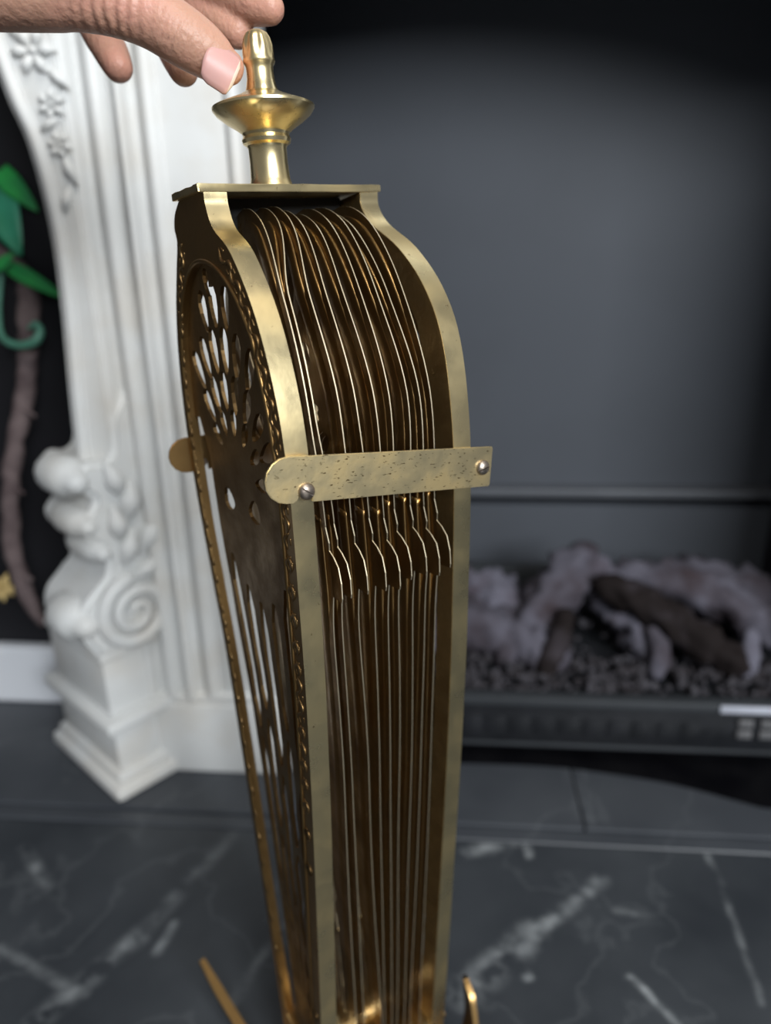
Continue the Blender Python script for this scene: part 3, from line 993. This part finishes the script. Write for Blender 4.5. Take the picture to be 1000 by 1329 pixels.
for i, xs in enumerate(BL):
    rr = random.Random(i)
    ph = rr.uniform(0, 6)
    dz = rr.uniform(-0.0025, 0.0015)
    dy = rr.uniform(-0.0015, 0.0015)

    def warp(s, z, xs=xs, ph=ph, i=i):
        return lerp_tab(z, ZS, xs) + TILT[i] * (s + 0.058) / 0.12 + 0.0002 * math.sin(z * 30 + ph) - 0.0014 * math.exp(-((s + 0.062) / 0.01) ** 2) * math.exp(-((z - 0.43) / 0.02) ** 2) * -2.0
    outl = [(a + dy, b + dz) for a, b in BOUT]
    hol = [h for h in HOLES if max(p[1] for p in h) < 0.556 and all(inside(p, inset(INN, 0.003)) for p in h)]
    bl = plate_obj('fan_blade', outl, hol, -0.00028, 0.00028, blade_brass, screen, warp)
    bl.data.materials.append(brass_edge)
    for p in bl.data.polygons:
        if abs(p.normal.x) < 0.5:
            p.material_index = 1
    # embossed ridges that follow the blade edge
    smooth_out = catmull(bn, 4) + catmull(bn2, 5) + catmull(bf, 5) + catmull(bf2, 4)
    bm = bmesh.new()
    for ins_d, rad in ((0.0085, 0.0046),):
        loop = [(a + dy, b + dz) for a, b in inset(smooth_out, ins_d)]
        loop = [p for p in loop if p[1] > 0.07]
        add_tube(bm, [(warp(p[0], p[1]) - 0.0001, p[0], p[1], rad) for p in loop], 8, 1, (Vector((1, 0, 0)), 0.15), 0, False)
    from_bm('ridge', bm, blade_brass, bl, True)

# top plate
bm = bmesh.new()
add_box(bm, (-0.0025, -0.0045, 0.598), (TK + 0.002, 0.032, 0.6014))
bmesh.ops.subdivide_edges(bm, edges=bm.edges[:], cuts=14, use_grid_fill=True)
for v in bm.verts:
    v.co.y += 0.105 * max(0.0, v.co.x)
    v.co.z += 0.02 * max(0.0, v.co.x)
    v.co += Vector((0, 1, 0.5)) * 0.0007 * noise.noise(v.co * 220)
es = [e for e in bm.edges if len(e.link_faces) == 2 and e.calc_face_angle(0) > 1.0]
bmesh.ops.bevel(bm, geom=es, offset=0.0005, segments=2, affect='EDGES')
autosmooth(from_bm('top_plate', bm, brass, screen), 40)

# near-black plate added between the frames, standing in for the top plate's dark underside
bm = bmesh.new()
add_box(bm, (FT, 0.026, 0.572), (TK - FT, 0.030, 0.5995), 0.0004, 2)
autosmooth(from_bm('dark_filler', bm, filler_mat, screen))

# finial handle
FC = Matrix.Translation((0.0415, 0.0150, 0.6008))
prof = [(0, 0), (0.0122, 0.0), (0.0118, 0.0012), (0.0102, 0.0028), (0.0094, 0.0055), (0.0090, 0.012), (0.0090, 0.0185), (0.0096, 0.0198), (0.0112, 0.0208), (0.0116, 0.0224), (0.0108, 0.0240),
        (0.0112, 0.0252), (0.0135, 0.0270), (0.0180, 0.0298), (0.0222, 0.0330), (0.0238, 0.0352), (0.0238, 0.0362), (0.0222, 0.0370), (0.0170, 0.0388), (0.0110, 0.0410), (0.0085, 0.0424),
        (0.0, 0.0424)]
bm = bmesh.new(); add_lathe(bm, prof, 56)
fo = autosmooth(from_bm('finial', bm, brass, screen), 30); fo.matrix_local = FC
prof = [(0, 0.0420), (0.0080, 0.0420), (0.0072, 0.0440), (0.0064, 0.0475), (0.0062, 0.0510), (0.0064, 0.0530), (0.0072, 0.0540), (0.0075, 0.0550), (0.0071, 0.0560),
        (0.0074, 0.0580), (0.0073, 0.0610), (0.0064, 0.0640), (0.0050, 0.0662), (0.0028, 0.0674), (0, 0.0677)]


def flute(a, h):
    k = min(1, max(0, (h - 0.056) / 0.004)) * min(1, max(0, (0.0678 - h) / 0.004))
    return 1 - 0.13 * k * abs(math.sin(4 * a)) ** 3


bm = bmesh.new(); add_lathe(bm, prof, 64, flute)
autosmooth(from_bm('finial_bud', bm, brass, fo), 40)


# clasps: flat bars across the blade edges
def clasp_outline():
    o = []
    # local u = along the stack, v = height; bar 0.0165 high with a round hooked left end and a notch over the screw
    hb, rr = 0.0100, 0.0100
    for i in range(9):
        a = math.pi / 2 + math.pi * i / 8
        o.append((-0.0022 + rr * math.cos(a) * 1.0, rr * math.sin(a)))
    o += [(0.0006, -hb), (0.0022, -hb + 0.0005), (0.0032, -hb + 0.0022), (0.0034, -hb + 0.0040)]
    for i in range(7):
        a = math.pi - math.pi * i / 6
        o.append((0.0066 + 0.0032 * math.cos(a), -hb + 0.0042 + 0.0030 * math.sin(a)))
    o += [(0.0098, -hb + 0.0002), (0.0106, -hb)]
    R = 0.1095
    for i in range(4):
        a = -math.pi / 2 + math.pi / 2 * i / 3
        o.append((R - 0.0012 + 0.0012 * math.cos(a), -hb + 0.0012 + 0.0012 * math.sin(a)))
    for i in range(4):
        a = math.pi / 2 * i / 3
        o.append((R - 0.0012 + 0.0012 * math.cos(a), hb - 0.0012 + 0.0012 * math.sin(a)))
    return o


def make_clasp(M, m):
    vs, fs = fill2d(clasp_outline(), [], -0.0008, 0.0008)
    me = bpy.data.meshes.new('clasp')
    me.from_pydata([(v.x, v.z, v.y) for v in vs], [], fs)
    bm = bmesh.new(); bm.from_mesh(me); bmesh.ops.remove_doubles(bm, verts=bm.verts, dist=1e-6)
    bmesh.ops.recalc_face_normals(bm, faces=bm.faces[:])
    es = [e for e in bm.edges if len(e.link_faces) == 2 and e.calc_face_angle(0) > 1.2 and all(abs(abs(v.co.y) - 0.0008) < 1e-5 for v in e.verts) and abs(e.verts[0].co.y - e.verts[1].co.y) < 1e-6]
    bmesh.ops.bevel(bm, geom=es, offset=0.0003, segments=2, affect='EDGES')
    o = from_bm('clasp', bm, m, screen)
    autosmooth(o, 40)
    o.matrix_local = M
    return o


def make_screw(parent, u, v, slot_angle, sgn=-1):
    S = Matrix.Translation((u, sgn * 0.0008, v)) @ Matrix.Rotation(math.pi / 2, 4, 'X')
    if sgn > 0:
        S = Matrix.Translation((u, sgn * 0.0008, v)) @ Matrix.Rotation(-math.pi / 2, 4, 'X')
    r = 0.0038
    bm = bmesh.new()
    for side in (-1, 1):     # two half domes leave the driver slot between them
        n, rings = 10, 5
        grid = []
        for j in range(rings + 1):
            b = math.pi / 2 * j / rings
            grid.append([Vector((r * math.cos(b) * math.cos(math.pi * i / n), side * max(0.00035, r * math.cos(b) * math.sin(math.pi * i / n)), 0.0005 + 0.0022 * math.sin(b))) for i in range(n + 1)])
        V = [[bm.verts.new(p) for p in g] for g in grid]
        for j in range(rings):
            for i in range(n):
                bm.faces.new((V[j][i], V[j][i + 1], V[j + 1][i + 1], V[j + 1][i]))
        for j in range(rings):
            bm.faces.new((V[j][0], V[j + 1][0], V[j + 1][n], V[j][n]))
    bmesh.ops.remove_doubles(bm, verts=bm.verts, dist=1e-7)
    add_lathe(bm, [(0, 0), (r, 0), (r, 0.0006), (r * 0.95, 0.0010), (0, 0.0010)], 24)
    bmesh.ops.transform(bm, matrix=S @ Matrix.Rotation(slot_angle, 4, 'Z'), verts=bm.verts)
    autosmooth(from_bm('screw', bm, steel, parent), 40)


CM = Matrix.Translation((0, -0.0638, 0.4800)) @ Matrix.Rotation(math.radians(7.6), 4, 'Y')
cl = make_clasp(CM, clasp_brass)
make_screw(cl, 0.0066, -0.0052, math.radians(-32))
make_screw(cl, 0.1035, -0.0002, math.radians(20))
cl2 = make_clasp(Matrix.Translation((0, 0.0695, 0.469)) @ Matrix.Rotation(math.radians(1.0), 4, 'Y'), brass_leg)
make_screw(cl2, 0.0066, -0.0046, 0.4, 1)
make_screw(cl2, 0.1035, 0, 1.0, 1)

# base: pivot block, pivot bolt and curved feet
bm = bmesh.new()
add_box(bm, (-0.004, -0.012, 0.030), (TK + 0.004, 0.042, 0.050), 0.002, 2)
autosmooth(from_bm('base_block', bm, brass_dull, screen))
bm = bmesh.new()
add_lathe(bm, [(0, -0.01), (0.006, -0.01), (0.007, -0.006), (0.007, TK + 0.006), (0.006, TK + 0.01), (0, TK + 0.01)], 20)
bmesh.ops.transform(bm, matrix=Matrix.Translation((0, 0.014, 0.062)) @ Matrix.Rotation(math.pi / 2, 4, 'Y'), verts=bm.verts)
autosmooth(from_bm('pivot_bolt', bm, brass, screen))


def foot(pts, w, th, wd):
    """flat bar along pts (local), width direction wd"""
    Q = [Vector(p) for p in catmull(pts, 6)]
    wd = Vector(wd).normalized()
    bm = bmesh.new()
    rows = []
    for i, p in enumerate(Q):
        t = (Q[min(i + 1, len(Q) - 1)] - Q[max(i - 1, 0)]).normalized()
        s = (wd - t * wd.dot(t)).normalized()
        n = t.cross(s)
        k = 0.6 + 0.4 * min(1, (len(Q) - 1 - i) / 6)
        rows.append([bm.verts.new(p + s * w * k * a + n * th * b) for a, b in ((-1, -1), (1, -1), (1, 1), (-1, 1))])
    for a, b in zip(rows, rows[1:]):
        for k in range(4):
            bm.faces.new((a[k], a[(k + 1) % 4], b[(k + 1) % 4], b[k]))
    bm.faces.new(rows[0]); bm.faces.new(rows[-1])
    es = [e for e in bm.edges if e.calc_face_angle(0) > 1.0]
    bmesh.ops.bevel(bm, geom=es, offset=0.0005, segments=1, affect='EDGES')
    autosmooth(from_bm('foot', bm, brass_leg, screen), 40)


foot([(0.004, 0.030, 0.036), (-0.006, 0.046, 0.020), (-0.012, 0.062, 0.012), (-0.020, 0.085, 0.024), (-0.026, 0.110, 0.040), (-0.030, 0.132, 0.053)], 0.0035, 0.0016, (1, 0.6, 0.2))
foot([(0.088, -0.004, 0.036), (0.100, -0.014, 0.016), (0.110, -0.022, 0.018), (0.116, -0.024, 0.040), (0.1195, -0.018, 0.060), (0.121, -0.012, 0.0685)], 0.0105, 0.0018, (0.4, 1, 0))
foot([(0.004, -0.004, 0.036), (-0.006, -0.020, 0.012), (-0.014, -0.036, 0.008), (-0.022, -0.058, 0.018), (-0.027, -0.075, 0.030)], 0.0035, 0.0016, (1, -0.6, 0.2))
foot([(0.092, 0.036, 0.036), (0.104, 0.060, 0.014), (0.114, 0.084, 0.016), (0.120, 0.104, 0.030), (0.124, 0.122, 0.045)], 0.0035, 0.0016, (1, 0.6, 0.2))
for px in (0.006, TK - 0.006):
    bm = bmesh.new()
    add_lathe(bm, [(0, 0.008), (0.011, 0.008), (0.012, 0.012), (0.008, 0.018), (0.006, 0.030), (0, 0.030)], 20, None, Matrix.Translation((px, 0.014, 0)))
    autosmooth(from_bm('base_stud', bm, brass_dull, screen))

# ------------------------------------------------------------------ hand
hand_parts = {
    'forearm': [(-620, -150, 0.270, 0.030), (-420, -95, 0.290, 0.0275), (-240, -60, 0.310, 0.0255), (-120, -60, 0.325, 0.024)],
    'palm_a': [(-130, -60, 0.320, 0.024), (-40, -85, 0.330, 0.022), (40, -100, 0.340, 0.018), (95, -100, 0.345, 0.0135)],
    'palm_b': [(-130, -60, 0.335, 0.022), (-40, -95, 0.350, 0.019), (40, -105, 0.360, 0.016), (85, -110, 0.366, 0.0125)],
    'palm_c': [(-130, -50, 0.345, 0.020), (-50, -80, 0.365, 0.017), (20, -95, 0.380, 0.014), (60, -100, 0.385, 0.0115)],
    'palm_d': [(-130, -40, 0.350, 0.018), (-60, -60, 0.375, 0.015), (0, -75, 0.393, 0.0125), (35, -80, 0.400, 0.0105)],
    'thenar': [(-170, -40, 0.312, 0.021), (-80, -26, 0.312, 0.0185), (20, -16, 0.312, 0.0165), (80, -10, 0.313, 0.0150)],
    'thumb': [(20, -16, 0.312, 0.0162), (95, -10, 0.313, 0.0148), (150, 4, 0.315, 0.0132), (196, 22, 0.318, 0.0128), (232, 44, 0.321, 0.0126), (262, 64, 0.325, 0.0116), (286, 82, 0.328, 0.0094), (294, 87, 0.329, 0.0080)],
    'index': [(95, -100, 0.345, 0.0120), (165, -78, 0.352, 0.0105), (220, -52, 0.356, 0.0102), (262, -28, 0.356, 0.0095), (300, -6, 0.354, 0.0094), (330, 6, 0.351, 0.0092), (349, 11, 0.349, 0.0076)],
    'middle': [(85, -110, 0.366, 0.0118), (165, -66, 0.374, 0.0108), (222, -20, 0.371, 0.0104), (264, 14, 0.365, 0.0098), (294, 34, 0.360, 0.0092), (307, 42, 0.358, 0.0078)],
    'ring': [(60, -100, 0.385, 0.0112), (140, -62, 0.394, 0.0104), (190, -16, 0.392, 0.0099), (213, 32, 0.381, 0.0095), (228, 68, 0.369, 0.0089), (238, 92, 0.361, 0.0074)],
    'little': [(35, -80, 0.400, 0.0104), (84, -54, 0.409, 0.0100), (110, -14, 0.406, 0.0098), (124, 32, 0.398, 0.0098), (143, 66, 0.391, 0.0094), (153, 87, 0.387, 0.0080)],
}
bm = bmesh.new()
base = at(-620, -150, 0.27)
for nm, pts in hand_parts.items():
    P = [(*(at(x, y, d) - base), r) for x, y, d, r in pts]
    add_tube(bm, P, 20, 5)
me = bpy.data.meshes.new('person')
bm.to_mesh(me); bm.free()
tmp = bpy.data.objects.new('person_blend', me)
C.objects.link(tmp)
rm = tmp.modifiers.new('r', 'REMESH'); rm.mode = 'VOXEL'; rm.voxel_size = 0.0012
sm = tmp.modifiers.new('s', 'SMOOTH'); sm.iterations = 7; sm.factor = 0.5
bpy.context.view_layer.update()
dg = bpy.context.evaluated_depsgraph_get()
hm = bpy.data.meshes.new_from_object(tmp.evaluated_get(dg))
bpy.data.objects.remove(tmp)
hm.name = 'person'
# knuckle creases of the thumb joint and base
ip, mc = at(228, 40, 0.308) - base, at(130, 10, 0.300) - base
tdir = (at(262, 64, 0.325) - at(196, 22, 0.318)).normalized()
for v in hm.vertices:
    for c, dirn, rad, amp, fr in ((ip, tdir, 0.0095, 0.0007, 2600), (mc, (at(150, 4, .315) - at(95, -10, .313)).normalized(), 0.018, 0.0009, 1300)):
        d = v.co - c
        k = d.length / (rad * 1.4)
        if k < 1:
            w = (1 - k) ** 2 * (3 - 2 * (1 - k))
            v.co += v.normal * amp * w * math.sin(d.dot(dirn) * fr + 1.5 * noise.noise(v.co * 180))
hand = link('person', hm, skin, None, True)
hand.location = base
tag(hand, 'hand pinching the brass finial between thumb and forefinger', 'person')


def nail(p0, p1, d0, d1, w, lift, tip_part=0.08):
    """nail plate from cuticle pixel p0 to free edge p1, curved across, on the camera side"""
    a, b = at(*p0, d0) - base, at(*p1, d1) - base
    ax = (b - a); L = ax.length; ax.normalize()
    view = CAMROT @ Vector((0, 0, 1))
    nr = (view - ax * view.dot(ax)).normalized()
    nr = (nr + lift).normalized()
    sd = ax.cross(nr).normalized()
    nr = sd.cross(ax)
    bm = bmesh.new()
    n, k = 12, 10
    rows = []
    for i in range(n + 1):
        t = i / n
        ww = w * (0.82 + 0.18 * min(1, t * 3)) * (1 if t < 0.85 else math.sqrt(max(0.05, 1 - ((t - 0.85) / 0.17) ** 2)))
        ww *= math.sqrt(max(0.08, 1 - ((0.14 - t) / 0.15) ** 2)) if t < 0.14 else 1
        row = []
        for j in range(k + 1):
            s = -1 + 2 * j / k
            row.append(bm.verts.new(a + ax * L * t + sd * ww * s - nr * (0.0034 * s * s * (ww / w)) - nr * 0.0012 * t * t))
        rows.append(row)
    for r, q in zip(rows, rows[1:]):
        for j in range(k):
            bm.faces.new((r[j], r[j + 1], q[j + 1], q[j]))
    fcs = bm.faces[:]
    g = bmesh.ops.extrude_face_region(bm, geom=fcs)
    for v in g['geom']:
        if isinstance(v, bmesh.types.BMVert):
            v.co -= nr * 0.0012
    o = from_bm('thumbnail', bm, nail_mat, hand, True)
    o.data.materials.append(nail_tip)
    for p in o.data.polygons:
        if (Vector(p.center) - a).dot(ax) > L * (1 - tip_part):
            p.material_index = 1
    return o


nail((266, 70), (308, 96), 0.3150, 0.3205, 0.0090, Vector((0, 0, 0)))
